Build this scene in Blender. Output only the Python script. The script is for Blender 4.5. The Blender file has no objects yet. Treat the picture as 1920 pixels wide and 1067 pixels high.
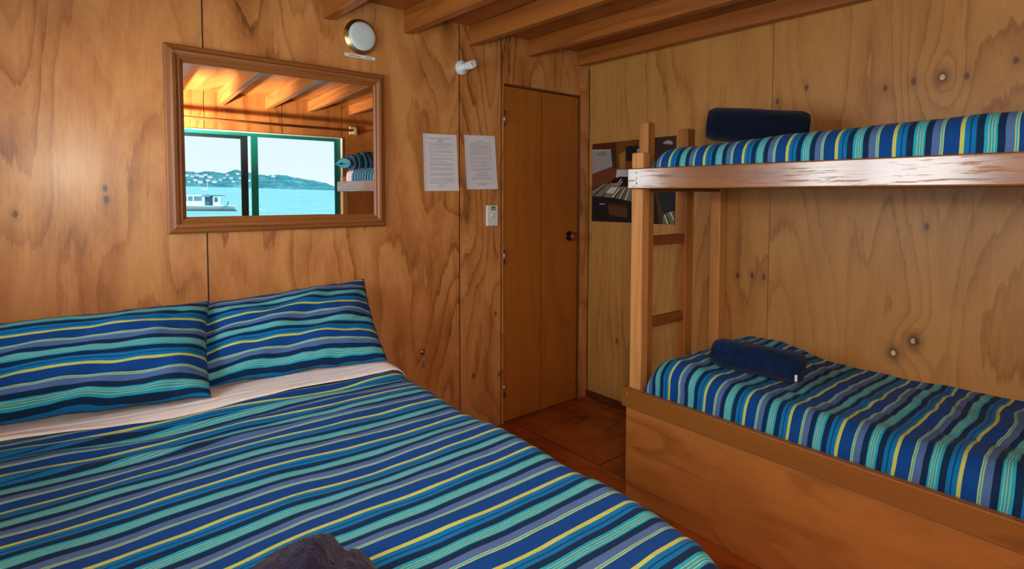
import bpy, bmesh, math, random
from mathutils import Vector, Matrix, noise
random.seed(7)
S = bpy.context.scene
COL = S.collection
PI = math.pi

def lin(c):
    r = []
    for v in c:
        v /= 255.0
        r.append(v / 12.92 if v <= .04045 else ((v + .055) / 1.055) ** 2.4)
    return (r[0], r[1], r[2], 1.0)

# ------------------------------------------------------------------ nodes
class NT:
    def __init__(s, name):
        s.m = bpy.data.materials.new(name); s.m.use_nodes = True
        s.t = s.m.node_tree; s.b = s.t.nodes['Principled BSDF']
    def n(s, typ, **kw):
        x = s.t.nodes.new(typ)
        for k, v in kw.items(): setattr(x, k, v)
        return x
    def put(s, sock, v):
        if v is None: return
        if isinstance(v, bpy.types.NodeSocket): s.t.links.new(v, sock)
        else: sock.default_value = v
    def math(s, op, a, b=None, c=None, clamp=False):
        x = s.n('ShaderNodeMath', operation=op, use_clamp=clamp)
        s.put(x.inputs[0], a); s.put(x.inputs[1], b)
        if c is not None: s.put(x.inputs[2], c)
        return x.outputs[0]
    def comb(s, x, y, z=0.0):
        c = s.n('ShaderNodeCombineXYZ')
        s.put(c.inputs[0], x); s.put(c.inputs[1], y); s.put(c.inputs[2], z)
        return c.outputs[0]
    def noise(s, vec, scale=1.0, detail=2.0, rough=.5, dist=0.0):
        x = s.n('ShaderNodeTexNoise')
        s.put(x.inputs['Vector'], vec); x.inputs['Scale'].default_value = scale
        x.inputs['Detail'].default_value = detail; x.inputs['Roughness'].default_value = rough
        x.inputs['Distortion'].default_value = dist
        return x.outputs['Fac']
    def ramp(s, fac, stops, interp='LINEAR'):
        x = s.n('ShaderNodeValToRGB'); r = x.color_ramp; r.interpolation = interp
        while len(r.elements) < len(stops): r.elements.new(.5)
        for e, (p, c) in zip(r.elements, stops):
            e.position = p
            e.color = c if not isinstance(c, (int, float)) else (c, c, c, 1)
        s.put(x.inputs[0], fac)
        return x.outputs[0]
    def mix(s, f, a, b, typ='MIX'):
        x = s.n('ShaderNodeMix', data_type='RGBA', blend_type=typ)
        s.put(x.inputs[0], f); s.put(x.inputs[6], a); s.put(x.inputs[7], b)
        return x.outputs[2]
    def bump(s, h, strength=.1, dist=.01):
        x = s.n('ShaderNodeBump'); x.inputs['Strength'].default_value = strength
        x.inputs['Distance'].default_value = dist; s.put(x.inputs['Height'], h)
        s.t.links.new(x.outputs[0], s.b.inputs['Normal'])
    def base(s, c, rough=.5, metal=0.0, spec=None):
        s.put(s.b.inputs['Base Color'], c); s.put(s.b.inputs['Roughness'], rough)
        s.b.inputs['Metallic'].default_value = metal
        if spec is not None: s.b.inputs['Specular IOR Level'].default_value = spec

def plain(name, rgb, rough=.5, metal=0.0, spec=None, vary=.06, scale=30):
    t = NT(name); tc = t.n('ShaderNodeTexCoord')
    f = t.noise(tc.outputs['Object'], scale, 3)
    c = lin(rgb)
    d = tuple(max(0, v * (1 - 2 * vary)) for v in c[:3]) + (1,)
    e = tuple(min(1, v * (1 + vary)) for v in c[:3]) + (1,)
    t.base(t.ramp(f, [(.3, d), (.7, e)]), rough, metal, spec)
    return t.m

def ply_mat(name, hax, vax, light, mid, dark, seams=(), N=13, sx=1.5, sy=.42, rough=.36, ring=.5, blot=.35, fib=.18, knots=(), dark_knots=(), seed=0.0, spec=.4, seamcol=(40, 22, 10), seamw=.0028, coat=0.0, cracks=(), dks=32.0):
    t = NT(name); g = t.n('ShaderNodeNewGeometry'); sp = t.n('ShaderNodeSeparateXYZ')
    t.t.links.new(g.outputs['Position'], sp.inputs[0])
    h = sp.outputs['XYZ'.index(hax)]; v = sp.outputs['XYZ'.index(vax)]
    pid = seed
    for q in seams: pid = t.math('ADD', t.math('GREATER_THAN', h, q), pid)
    ho = t.math('MULTIPLY_ADD', pid, 7.31, h); vo = t.math('MULTIPLY_ADD', pid, 3.77, v)
    f = t.noise(t.comb(t.math('MULTIPLY', ho, sx), t.math('MULTIPLY', vo, sy), pid), 1, 2.2, .42, .25)
    jag = t.noise(t.comb(t.math('MULTIPLY', ho, 42), t.math('MULTIPLY', vo, 5)), 1, 4, .65)
    f = t.math('MULTIPLY_ADD', jag, .036, f)
    dots = None
    for kh, kv, r, a in knots:
        dx = t.math('SUBTRACT', h, kh); dy = t.math('MULTIPLY', t.math('SUBTRACT', v, kv), .75)
        d2 = t.math('ADD', t.math('MULTIPLY', dx, dx), t.math('MULTIPLY', dy, dy))
        f = t.math('ADD', f, t.math('MULTIPLY', t.math('EXPONENT', t.math('DIVIDE', d2, -(r * r))), a))
        k = t.math('SQRT', d2); dots = k if dots is None else t.math('MINIMUM', dots, k)
    m = t.math('FRACT', t.math('MULTIPLY', f, N))
    rg = t.ramp(m, [(0, .05), (.45, .12), (.74, .45), (.9, 1.0), (.94, .9), (1, .05)])
    m2 = t.math('FRACT', t.math('MULTIPLY', f, N * 3.7)); rg2 = t.ramp(m2, [(0, 0.0), (.7, .35), (.92, 1.0), (1, 0.0)])
    rg = t.math('MULTIPLY_ADD', rg2, .28, rg)
    st = t.ramp(t.noise(t.comb(t.math('MULTIPLY', ho, 2.3), t.math('MULTIPLY', vo, .9), 4.0), 1, 2), [(.32, .25), (.62, 1.0)])
    fb = t.noise(t.comb(t.math('MULTIPLY', ho, 150), t.math('MULTIPLY', vo, 3.5)), 1, 3, .6)
    bl = t.ramp(t.noise(t.comb(t.math('MULTIPLY', ho, 6.0), t.math('MULTIPLY', vo, 2.0), 9.0), 1, 5, .62, .6), [(.42, 0.0), (.58, .55), (.72, 1.0)])
    val = t.math('MULTIPLY', t.math('MULTIPLY', rg, st), ring)
    val = t.math('MULTIPLY_ADD', bl, blot, val)
    val = t.math('ADD', val, t.math('MULTIPLY', t.math('SUBTRACT', fb, .5), fib), clamp=True)
    c = t.ramp(val, [(0, lin(light)), (.45, lin(mid)), (1, lin(dark))])
    if dots is not None:           # pale plugged knots with a dark rim
        rim = t.ramp(t.math('MULTIPLY', dots, 20.0), [(.0, 0.0), (.13, 0.0), (.2, 1.0), (.3, .7), (.6, .25), (1.0, 0.0)])
        c = t.mix(rim, c, lin((96, 56, 24)))
        c = t.mix(t.math('LESS_THAN', dots, .0085), c, lin((214, 186, 130)))
    dk = None
    for kh, kv in dark_knots:
        dx = t.math('SUBTRACT', h, kh); dy = t.math('MULTIPLY', t.math('SUBTRACT', v, kv), .55)
        q = t.math('SQRT', t.math('ADD', t.math('MULTIPLY', dx, dx), t.math('MULTIPLY', dy, dy)))
        dk = q if dk is None else t.math('MINIMUM', dk, q)
    if dk is not None:
        dk = t.math('MULTIPLY_ADD', jag, -.012, dk)
        c = t.mix(t.ramp(t.math('MULTIPLY', dk, dks), [(0, .8), (.06, .6), (.11, .25), (.4, .14), (.9, 0.0)]), c, lin((74, 42, 18)))
    for q in seams:
        ln = t.math('LESS_THAN', t.math('ABSOLUTE', t.math('SUBTRACT', h, q)), seamw)
        c = t.mix(ln, c, lin(seamcol))
    for q, v0, v1 in cracks:
        ln = t.math('LESS_THAN', t.math('ABSOLUTE', t.math('SUBTRACT', h, q)), .0012)
        ln = t.math('MULTIPLY', ln, t.math('MULTIPLY', t.math('GREATER_THAN', v, v0), t.math('LESS_THAN', v, v1)))
        c = t.mix(ln, c, lin((206, 160, 88)))
    if coat:
        t.b.inputs['Coat Weight'].default_value = coat; t.b.inputs['Coat Roughness'].default_value = .24
    rv = t.math('MULTIPLY_ADD', fb, .22, rough - .08)
    t.base(c, rv, 0, spec)
    t.bump(fb, .12, .003)
    return t.m

def timber_mat(name, ax, light, dark, rough=.4, N=5.0, across=9.0, along=.55, spec=.4, patch=None):
    t = NT(name); tc = t.n('ShaderNodeTexCoord'); oi = t.n('ShaderNodeObjectInfo')
    sp = t.n('ShaderNodeSeparateXYZ'); t.t.links.new(tc.outputs['Object'], sp.inputs[0])
    rnd = t.math('MULTIPLY', oi.outputs['Random'], 31.0)
    k = 'XYZ'.index(ax)
    def vec(ac, al, off=0.0):
        co = []
        for i in range(3):
            co.append(t.math('ADD', t.math('MULTIPLY', sp.outputs[i], al if i == k else ac), rnd if off == 0 else off))
        return t.comb(*co)
    f = t.noise(vec(across, along), 1, 2.0, .45, .2)
    m = t.math('FRACT', t.math('MULTIPLY', f, N))
    rg = t.ramp(m, [(0, 0.0), (.5, .25), (.88, .85), (.95, .6), (1, 0.0)])
    fb = t.noise(vec(230, 4.0), 1, 3, .6)
    bg = t.noise(vec(2.5, 1.2), 1, 2)
    v = t.math('MULTIPLY', rg, .55)
    v = t.math('ADD', v, t.math('MULTIPLY', t.math('SUBTRACT', fb, .5), .4))
    v = t.math('ADD', v, t.math('MULTIPLY', t.math('SUBTRACT', bg, .4), .6), clamp=True)
    c = t.ramp(v, [(0, lin(light)), (1, lin(dark))])
    rv = t.math('MULTIPLY_ADD', fb, .25, rough - .1)
    t.base(c, rv, 0, spec)
    if patch:                      # worn glossy lacquer on the upper rail
        pv = t.noise(vec(110, 8.0), 1, 5, .7)
        pm = t.ramp(pv, [(.41, 1.0), (.46, 0.0)])
        t.put(t.b.inputs['Coat Weight'], t.math('SUBTRACT', 1.0, t.math('MULTIPLY', pm, .85)))
        t.b.inputs['Coat Roughness'].default_value = .16
        t.b.inputs['Coat IOR'].default_value = patch
        t.bump(t.math('ADD', fb, pv), .12, .003)
    else:
        t.bump(fb, .15, .002)
    return t.m

ROYAL, YEL, MED, LINE, NAVY, CYAN, SLATE, LIME = [lin(c) for c in ((4, 68, 142), (190, 202, 98), (2, 116, 178), (5, 50, 112), (8, 42, 78), (34, 166, 196), (76, 110, 164), (176, 200, 116))]
SEQ = [(0, YEL), (.062, MED), (.135, LINE), (.153, MED), (.222, NAVY), (.328, CYAN), (.376, LIME), (.390, CYAN), (.418, LIME), (.431, CYAN), (.458, LIME), (.470, CYAN), (.502, NAVY), (.605, SLATE), (.719, LIME), (.737, CYAN), (.757, LIME), (.776, ROYAL)]
def stripe_mat(name, sat=1.0, wob=.05):
    t = NT(name); uv = t.n('ShaderNodeUVMap'); uv.uv_map = 'UVMap'
    sp = t.n('ShaderNodeSeparateXYZ'); t.t.links.new(uv.outputs[0], sp.inputs[0])
    w = t.noise(t.comb(t.math('MULTIPLY', sp.outputs[0], 1.2), t.math('MULTIPLY', sp.outputs[1], .5)), 1, 2)
    y = t.math('MULTIPLY_ADD', t.math('SUBTRACT', w, .5), wob, sp.outputs[1])
    c = t.ramp(t.math('FRACT', t.math('ADD', y, 100.0)), SEQ, 'CONSTANT')
    tc = t.n('ShaderNodeTexCoord')
    wv = t.noise(tc.outputs['Object'], 420, 2, .6)
    c = t.mix(1.0, c, t.ramp(wv, [(.2, .82), (.8, 1.1)]), 'MULTIPLY')
    t.base(c, .85, 0, .2)
    t.b.inputs['Sheen Weight'].default_value = .03
    cr = t.noise(tc.outputs['Object'], 14, 4, .55, .8)
    t.bump(t.math('MULTIPLY_ADD', wv, .02, cr), .22, .02)
    return t.m

# ------------------------------------------------------------------ mesh helpers
def box(bm, lo, hi, bev=0.0, seg=2, mi=0, rot=None):
    vs = [bm.verts.new((x, y, z)) for x in (lo[0], hi[0]) for y in (lo[1], hi[1]) for z in (lo[2], hi[2])]
    idx = [(0, 1, 3, 2), (4, 6, 7, 5), (0, 4, 5, 1), (2, 3, 7, 6), (0, 2, 6, 4), (1, 5, 7, 3)]
    fs = [bm.faces.new([vs[i] for i in f]) for f in idx]
    for f in fs: f.material_index = mi
    if bev > 0:
        es = list({e for f in fs for e in f.edges})
        r = bmesh.ops.bevel(bm, geom=es, offset=bev, segments=seg, affect='EDGES', profile=.5)
        for f in r['faces']: f.material_index = mi
    return vs

def newbox(lo, hi, bev=0.0, seg=2):
    bm = bmesh.new(); box(bm, lo, hi, bev, seg); return bm

def lathe(bm, prof, c, axis, n=40, mi=0, smooth=True):
    """prof: (radius, distance along axis) list; axis unit vector"""
    a = Vector(axis).normalized(); u = a.orthogonal().normalized(); w = a.cross(u); c = Vector(c)
    rings = []
    for r, d in prof:
        if r <= 1e-6: rings.append([bm.verts.new(c + a * d)])
        else: rings.append([bm.verts.new(c + a * d + (u * math.cos(2 * PI * i / n) + w * math.sin(2 * PI * i / n)) * r) for i in range(n)])
    for A, B in zip(rings, rings[1:]):
        for i in range(n):
            j = (i + 1) % n
            if len(A) == 1 and len(B) == 1: continue
            if len(A) == 1: f = bm.faces.new((A[0], B[i], B[j]))
            elif len(B) == 1: f = bm.faces.new((A[i], A[j], B[0]))
            else: f = bm.faces.new((A[i], A[j], B[j], B[i]))
            f.material_index = mi; f.smooth = smooth

def tube(bm, pts, r, n=8, mi=0, cap=True):
    pts = [Vector(p) for p in pts]; rings = []; prev = None
    for i, p in enumerate(pts):
        d = (pts[min(i + 1, len(pts) - 1)] - pts[max(i - 1, 0)]).normalized()
        u = d.orthogonal().normalized() if prev is None else (prev - d * prev.dot(d)).normalized()
        prev = u; w = d.cross(u)
        rings.append([bm.verts.new(p + (u * math.cos(2 * PI * k / n) + w * math.sin(2 * PI * k / n)) * r) for k in range(n)])
    for A, B in zip(rings, rings[1:]):
        for k in range(n):
            f = bm.faces.new((A[k], A[(k + 1) % n], B[(k + 1) % n], B[k])); f.smooth = True; f.material_index = mi
    if cap:
        for R in (rings[0], rings[-1]):
            f = bm.faces.new(R); f.material_index = mi

def poly(bm, pts, mi=0):
    f = bm.faces.new([bm.verts.new(p) for p in pts]); f.material_index = mi; return f

def gridmesh(bm, nu, nv, fn, mi=0, closeu=False):
    """fn(a,b) -> (Vector, (u,v)); a,b in 0..1"""
    uvl = bm.loops.layers.uv.get('UVMap') or bm.loops.layers.uv.new('UVMap')
    P = [[fn(i / nu, j / nv) for j in range(nv + 1)] for i in range(nu + 1)]
    V = [[bm.verts.new(P[i][j][0]) for j in range(nv + 1)] for i in range(nu + 1)]
    for i in range(nu):
        for j in range(nv):
            q = ((i, j), (i + 1, j), (i + 1, j + 1), (i, j + 1))
            f = bm.faces.new([V[a][b] for a, b in q]); f.smooth = True; f.material_index = mi
            for lp, (a, b) in zip(f.loops, q): lp[uvl].uv = P[a][b][1]

def obj(name, bm, mat, parent=None, smooth=None):
    me = bpy.data.meshes.new(name)
    bmesh.ops.recalc_face_normals(bm, faces=bm.faces)
    off = Vector((0, 0, 0)); p = parent
    while p is not None: off += p.location; p = p.parent
    if off.length: bmesh.ops.translate(bm, verts=bm.verts, vec=-off)
    bm.to_mesh(me); bm.free()
    for m in (mat if isinstance(mat, (list, tuple)) else [mat]): me.materials.append(m)
    o = bpy.data.objects.new(name, me); COL.objects.link(o)
    if parent is not None: o.parent = parent
    if smooth:
        for pl in me.polygons: pl.use_smooth = True
    return o

def tag(o, label, cat, group=None):
    o['label'] = label; o['category'] = cat
    if group: o['group'] = group
    return o

def thing(name, label, cat, loc=(0, 0, 0), group=None):
    o = bpy.data.objects.new(name, None); COL.objects.link(o); o.location = loc; o.empty_display_size = .05
    return tag(o, label, cat, group)

def struct(name, bm, mat, parent=None):
    o = obj(name, bm, mat, parent)
    if parent is None: o['kind'] = 'structure'
    return o

def sm(a, b, x):
    t = max(0.0, min(1.0, (x - a) / (b - a))); return t * t * (3 - 2 * t)
def lerp(a, b, t): return a + (b - a) * t
def interp(x, tab):
    if x <= tab[0][0]: return tab[0][1]
    for (x0, y0), (x1, y1) in zip(tab, tab[1:]):
        if x <= x1: return y0 + (y1 - y0) * (x - x0) / (x1 - x0)
    return tab[-1][1]
def nz(x, y, z=0.0): return noise.noise(Vector((x, y, z)))
# ------------------------------------------------------------------ materials
M = {}
LW, MW, DW = (196, 132, 68), (166, 102, 46), (116, 64, 24)
M['wallA'] = ply_mat('varnished_ply_back', 'X', 'Z', (214, 152, 88), (186, 120, 62), (122, 70, 30), seams=(-2.238, -1.022, -.735), N=19, sx=2.2, sy=.46, ring=.58, blot=.5, rough=.36, seed=1.0, fib=.3, coat=.38, dks=62.0, cracks=((-1.962, 1.935, 2.25),),
    dark_knots=((-2.559, 1.32), (-2.807, 1.271), (-2.563, 1.36), (-.775, .658), (-.93, .328), (-.748, .299)))
M['wallB'] = ply_mat('varnished_ply_side', 'Y', 'Z', (188, 136, 70), (164, 110, 50), (116, 70, 26), seams=(-1.196,), N=20, sx=1.9, sy=.30, ring=.45, blot=.22, rough=.42, seed=5.0, fib=.3,
    knots=((-1.864, 1.805, .07, .07), (-1.732, .677, .09, .06), (-1.80, .742, .06, .08)), seamcol=(92, 60, 30), seamw=.0016, dark_knots=((-1.355, 1.84), (-1.671, 1.791), (-1.77, 1.803), (-1.939, 1.797), (-2.079, 1.831), (-1.221, 1.793), (-1.838, 1.429), (-1.832, 1.215), (-1.114, .934), (-1.174, .933), (-1.038, .925), (-1.814, .744), (-.25, .42)))
M['wallC'] = ply_mat('varnished_ply_window_wall', 'X', 'Z', (176, 110, 50), (148, 84, 34), (104, 54, 20), seams=(-1.75, -1.09, -.505), seed=3.0)
M['wallD'] = ply_mat('varnished_ply_left', 'Y', 'Z', LW, MW, DW, seams=(-1.2,), seed=8.0)
M['ceil'] = ply_mat('ceiling_ply', 'X', 'Y', (168, 100, 44), (142, 78, 30), (100, 52, 20), seams=(-2.3, -.95), seed=2.0, rough=.3)
M['floor'] = ply_mat('dark_floor_ply', 'X', 'Y', (164, 84, 32), (134, 62, 22), (82, 36, 12), seams=(-.66,), N=10, sx=1.1, sy=2.2, rough=.32, blot=.6, seed=4.0, seamcol=(26, 12, 6))
M['panel'] = ply_mat('bunk_side_ply', 'Z', 'Y', (184, 116, 54), (156, 93, 39), (108, 62, 24), N=11, sx=2.6, sy=.6, rough=.38, ring=.35, blot=.45, seed=6.0)
M['door'] = ply_mat('door_veneer', 'X', 'Z', (172, 102, 34), (152, 85, 26), (120, 64, 19), seams=(-.42,), seamcol=(112, 58, 18), N=8, sx=2.2, sy=.22, rough=.36, ring=.22, blot=.22, fib=.22, seed=9.0)
M['beam'] = timber_mat('rafter_timber', 'Y', (164, 95, 38), (108, 56, 20), .4)
M['rail_hi'] = timber_mat('lacquered_rail', 'Y', (144, 86, 28), (102, 56, 15), .42, patch=1.75)
M['rail_lo'] = timber_mat('rail_timber', 'Y', (146, 90, 34), (108, 64, 22), .4)
M['post'] = timber_mat('post_timber', 'Z', (216, 154, 90), (176, 116, 62), .45)
M['stile'] = timber_mat('ladder_timber', 'Z', (184, 120, 58), (140, 84, 36), .45)
M['rung'] = timber_mat('rung_timber', 'X', (150, 88, 40), (110, 60, 24), .45)
M['frame_x'] = timber_mat('mirror_frame_rail', 'X', (154, 94, 46), (104, 58, 25), .4, N=7, across=16)
M['frame_z'] = timber_mat('mirror_frame_stile', 'Z', (154, 94, 46), (104, 58, 25), .4, N=7, across=16)
M['trimw'] = timber_mat('trim_timber', 'Z', (120, 64, 24), (80, 40, 14), .45)
M['skirt'] = timber_mat('skirting_timber', 'Y', (92, 48, 22), (58, 28, 12), .45)
M['stripe'] = stripe_mat('striped_cotton')
M['white_cloth'] = plain('white_cotton', (238, 230, 226), .9, 0, .2, .03, 60)
M['dark'] = plain('dark_gap', (22, 13, 8), .8)
M['white'] = plain('white_plastic', (228, 230, 232), .35, 0, .5, .01)
M['white2'] = plain('bulb_tube_white', (232, 232, 236), .25, 0, .5, .01)
M['paper'] = plain('white_paper', (226, 227, 234), .8, 0, .2, .02)
M['ink'] = plain('printed_ink', (52, 50, 62), .8)
M['ink2'] = plain('printed_ink_pale', (112, 112, 128), .8)
M['brass'] = plain('polished_brass', (214, 184, 120), .28, 1.0, None, .05)
M['steel'] = plain('zinc_steel', (170, 164, 154), .3, 1.0)
M['green'] = plain('green_sticker', (96, 176, 40), .5)
M['green2'] = plain('dark_green_sticker', (52, 136, 22), .5)
M['grey'] = plain('grey_shadow_plastic', (120, 122, 128), .5)
M['black'] = plain('black_plastic', (14, 12, 12), .3)
M['knob'] = plain('varnished_knob', (120, 58, 24), .22, 0, .5, .12)
M['alu'] = plain('green_aluminium', (8, 104, 84), .4, 0, .5)
M['alu2'] = plain('dark_aluminium', (22, 34, 34), .4, 0, .5)
M['reveal'] = plain('pale_reveal_paint', (214, 206, 190), .6)
M['rod'] = plain('rod_wood', (140, 78, 40), .4)
M['bracket'] = plain('cream_bracket', (206, 176, 120), .5)

def lampglass():
    t = NT('frosted_lamp_glass'); tc = t.n('ShaderNodeTexCoord')
    t.base(t.ramp(t.noise(tc.outputs['Object'], 20), [(.3, lin((206, 220, 224))), (.7, lin((214, 226, 230)))]), .22, 0, .5)
    t.b.inputs['Subsurface Weight'].default_value = .1; t.b.inputs['Subsurface Radius'].default_value = (.02, .02, .02)
    return t.m
M['lampglass'] = lampglass()
def mirror_mat():
    t = NT('silvered_mirror'); t.base((.93, .95, .96, 1), .0, 1.0); return t.m
M['mirror'] = mirror_mat()
def glass_mat():
    t = NT('window_glass'); nt = t.t
    tr = t.n('ShaderNodeBsdfTransparent'); tr.inputs[0].default_value = (.96, .985, .98, 1)
    gl = t.n('ShaderNodeBsdfGlossy'); gl.inputs['Roughness'].default_value = .02
    fr = t.n('ShaderNodeFresnel'); fr.inputs[0].default_value = 1.45
    mx = t.n('ShaderNodeMixShader'); nt.links.new(fr.outputs[0], mx.inputs[0])
    nt.links.new(tr.outputs[0], mx.inputs[1]); nt.links.new(gl.outputs[0], mx.inputs[2])
    nt.links.new(mx.outputs[0], nt.nodes['Material Output'].inputs[0]); return t.m
M['glass'] = glass_mat()
def towel_mat(name, a, b):
    t = NT(name); tc = t.n('ShaderNodeTexCoord')
    f = t.noise(tc.outputs['Object'], 260, 3, .7); g = t.noise(tc.outputs['Object'], 22, 3, .6)
    c = t.ramp(t.math('MULTIPLY_ADD', g, .5, t.math('MULTIPLY', f, .5)), [(.3, lin(a)), (.7, lin(b))])
    t.base(c, .95, 0, .1); t.b.inputs['Sheen Weight'].default_value = .1; t.b.inputs['Sheen Roughness'].default_value = .5
    t.bump(f, .5, .004); return t.m
M['towel_navy'] = towel_mat('navy_towelling', (6, 18, 44), (20, 44, 84))
M['towel_black'] = towel_mat('midnight_towelling', (6, 12, 28), (14, 26, 50))
M['towel_plum'] = towel_mat('plum_navy_towelling', (17, 16, 38), (44, 40, 68))

# ------------------------------------------------------------------ room shell
LY = -3.05; LX = -3.14; CZ = 2.248
DX0, DX1, DZ = -.717, -.091, 1.975
bm = bmesh.new()
box(bm, (LX, 0, 0), (DX0, .08, CZ)); box(bm, (DX0, 0, DZ), (DX1, .08, CZ)); box(bm, (DX1, 0, 0), (0, .08, CZ))
box(bm, (DX0, .05, 0), (DX1, .08, DZ))
struct('wall_back', bm, M['wallA'])
struct('wall_right', newbox((0, LY - .08, 0), (.08, .08, CZ)), M['wallB'])
W0, W1, WZ0, WZ1 = -2.98, -.50, .88, 1.915
bm = bmesh.new()
box(bm, (LX, LY - .08, 0), (W0, LY, CZ)); box(bm, (W1, LY - .08, 0), (0, LY, CZ))
box(bm, (W0, LY - .08, 0), (W1, LY, WZ0)); box(bm, (W0, LY - .08, WZ1), (W1, LY, CZ))
struct('wall_front', bm, M['wallC'])
V0, V1, VZ0, VZ1 = -1.95, -.12, .98, 1.93
bm = bmesh.new()
box(bm, (LX - .08, LY - .08, 0), (LX, V0, CZ)); box(bm, (LX - .08, V1, 0), (LX, .08, CZ))
box(bm, (LX - .08, V0, 0), (LX, V1, VZ0)); box(bm, (LX - .08, V0, VZ1), (LX, V1, CZ))
struct('wall_left', bm, M['wallD'])
struct('ceiling', newbox((LX - .08, LY - .08, CZ), (.08, .08, CZ + .06)), M['ceil'])
struct('floor', newbox((LX - .08, LY - .08, -.06), (.08, .08, 0)), M['floor'])
bm = bmesh.new(); box(bm, (-.66, -.693, .0003), (-.02, -.689, .0010)); struct('trim_3', bm, M['dark'])
struct('baseboard_right', newbox((-.016, -.93, 0), (0, 0, .042), .002), M['skirt'])

# door
bm = newbox((DX0 + .004, .004, .006), (DX1 - .012, .04, DZ - .014), .0015)
d = struct('door_1', bm, M['door'])
bm = bmesh.new()
lathe(bm, [(0, 0), (.031, 0), (.031, .006), (.026, .010), (0, .010)], (-.176, .004, 1.077), (0, -1, 0), 32); obj('knob_rose', bm, M['black'], d)
bm = bmesh.new()
lathe(bm, [(0, .010), (.013, .010), (.013, .022), (.02, .028), (.026, .04), (.026, .052), (.02, .06), (0, .062)], (-.176, .004, 1.077), (0, -1, 0), 32); obj('door_knob', bm, M['knob'], d)
for z0 in (.155, .937, 1.732):
    bm = bmesh.new(); tube(bm, [(DX0 + .003, -.003, z0), (DX0 + .003, -.003, z0 + .088)], .0052, 10)
    for k in range(1, 5): box(bm, (DX0 - .0032, -.0095, z0 + k * .0175), (DX0 + .009, .0035, z0 + k * .0175 + .001))
    obj('hinge', bm, M['steel'], d)
bm = bmesh.new()
lathe(bm, [(0, 0), (.011, 0), (.011, .002), (.004, .004), (0, .004)], (-.19, .004, .516), (0, -1, 0), 20)
tube(bm, [(-.19 + .006 * math.cos(a), -.004 - .006 - .006 * math.sin(a), .516) for a in [k * PI / 8 for k in range(17)]], .0016, 6)
obj('latch_eye', bm, M['steel'], d)
# trim_1: stop round the door, trim_2: thin dark strip down the corner
bm = bmesh.new()
box(bm, (DX0, -.004, DZ - .011), (DX1, .03, DZ), .001); box(bm, (DX1 - .009, -.004, 0), (DX1, .03, DZ - .011), .001)
struct('trim_1', bm, M['trimw'])
bm = newbox((-.0035, -.0035, .04), (0, 0, 2.15)); struct('trim_2', bm, M['dark'])

# rafters
SK = -.037
RAF = [(-.1215, 2.161, 'dark rafter fixed flat against the top of the bunk-side wall', -.026),
 (-.543, 2.155, 'second ceiling rafter out from the bunk-side wall, ending above the door', SK),
 (-.960, 2.147, 'third ceiling rafter from the bunk wall, with a dark knot, above the spiral bulb', SK),
 (-1.351, 2.138, 'ceiling rafter ending just right of the round brass wall light', SK),
 (-1.757, 2.126, 'ceiling rafter ending just left of the round brass wall light', SK),
 (-2.163, 2.126, 'ceiling rafter ending above the middle of the mirror frame', SK),
 (-2.570, 2.126, 'ceiling rafter ending above the left part of the double bed', SK),
 (-2.976, 2.126, 'ceiling rafter closest to the left end of the room', SK)]
for x, zb, lab, sk in RAF:
    bm = bmesh.new(); vs = box(bm, (x, LY + .001, zb), (x + .046, -.001, CZ - .0005), .003)
    for v in bm.verts: v.co.x += v.co.y * sk
    tag(obj('ceiling_rafter', bm, M['beam']), lab, 'rafter', 'ceiling rafters')

# ------------------------------------------------------------------ mirror on the back wall
mx0, mx1, mz0, mz1 = -2.374, -1.466, 1.186, 1.912
DEL = math.radians(.7)
mt = thing('wall_mirror', 'wide wall mirror in a moulded brown timber frame above the double bed', 'mirror', (-1.92, 0, mz0))
FW = .064
prof = [(0, -.001), (0, .016), (.006, .021), (.018, .024), (.026, .030), (.036, .028), (.044, .020), (.050, .022), (.056, .016), (.064, .010), (.064, -.001)]
def frame_side(a, b, inward):
    """a,b outer corners (x,z); inward: unit vec; mitred"""
    bm = bmesh.new(); A = Vector((a[0], 0, a[1])); B = Vector((b[0], 0, b[1])); d = (B - A).normalized(); n = Vector((inward[0], 0, inward[1]))
    ra, rb = [], []
    for w, h in prof:
        ra.append(bm.verts.new(A + (n + d) * w + Vector((0, -h, 0)))); rb.append(bm.verts.new(B + (n - d) * w + Vector((0, -h, 0))))
    for i in range(len(prof)):
        j = (i + 1) % len(prof); bm.faces.new((ra[i], ra[j], rb[j], rb[i]))
    bm.faces.new(ra); bm.faces.new(rb); return bm
fr = [frame_side((mx0, mz1), (mx1, mz1), (0, -1)), frame_side((mx1, mz1), (mx1, mz0), (-1, 0)), frame_side((mx1, mz0), (mx0, mz0), (0, 1)), frame_side((mx0, mz0), (mx0, mz1), (1, 0))]
for k, bmf in enumerate(fr): obj('frame_member', bmf, M['frame_x'] if k % 2 == 0 else M['frame_z'], mt)
bm = bmesh.new()
gx0, gx1 = mx0 + .06, mx1 - .06; sd = math.sin(DEL) * (gx1 - gx0) / 2
q = [(gx0, -.0085 + sd, mz0 + .06), (gx1, -.0085 - sd, mz0 + .06), (gx1, -.0085 - sd, mz1 - .06), (gx0, -.0085 + sd, mz1 - .06)]
a = [bm.verts.new(p) for p in q]; b = [bm.verts.new((p[0], p[1] + .002, p[2])) for p in q]
bm.faces.new(a); bm.faces.new(b[::-1])
for i in range(4): bm.faces.new((a[i], a[(i + 1) % 4], b[(i + 1) % 4], b[i]))
obj('mirror_glass', bm, M['mirror'], mt)
for sx, sz in ((mx0 + .032, mz1 - .032), (mx1 - .032, mz1 - .032), (mx0 + .032, mz0 + .032), (mx1 - .032, mz0 + .032)):
    bm = bmesh.new(); lathe(bm, [(0, .0285), (.0045, .0285), (.0035, .0305), (0, .031)], (sx, 0, sz), (0, -1, 0), 14); obj('screw', bm, M['steel'], mt)

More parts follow.
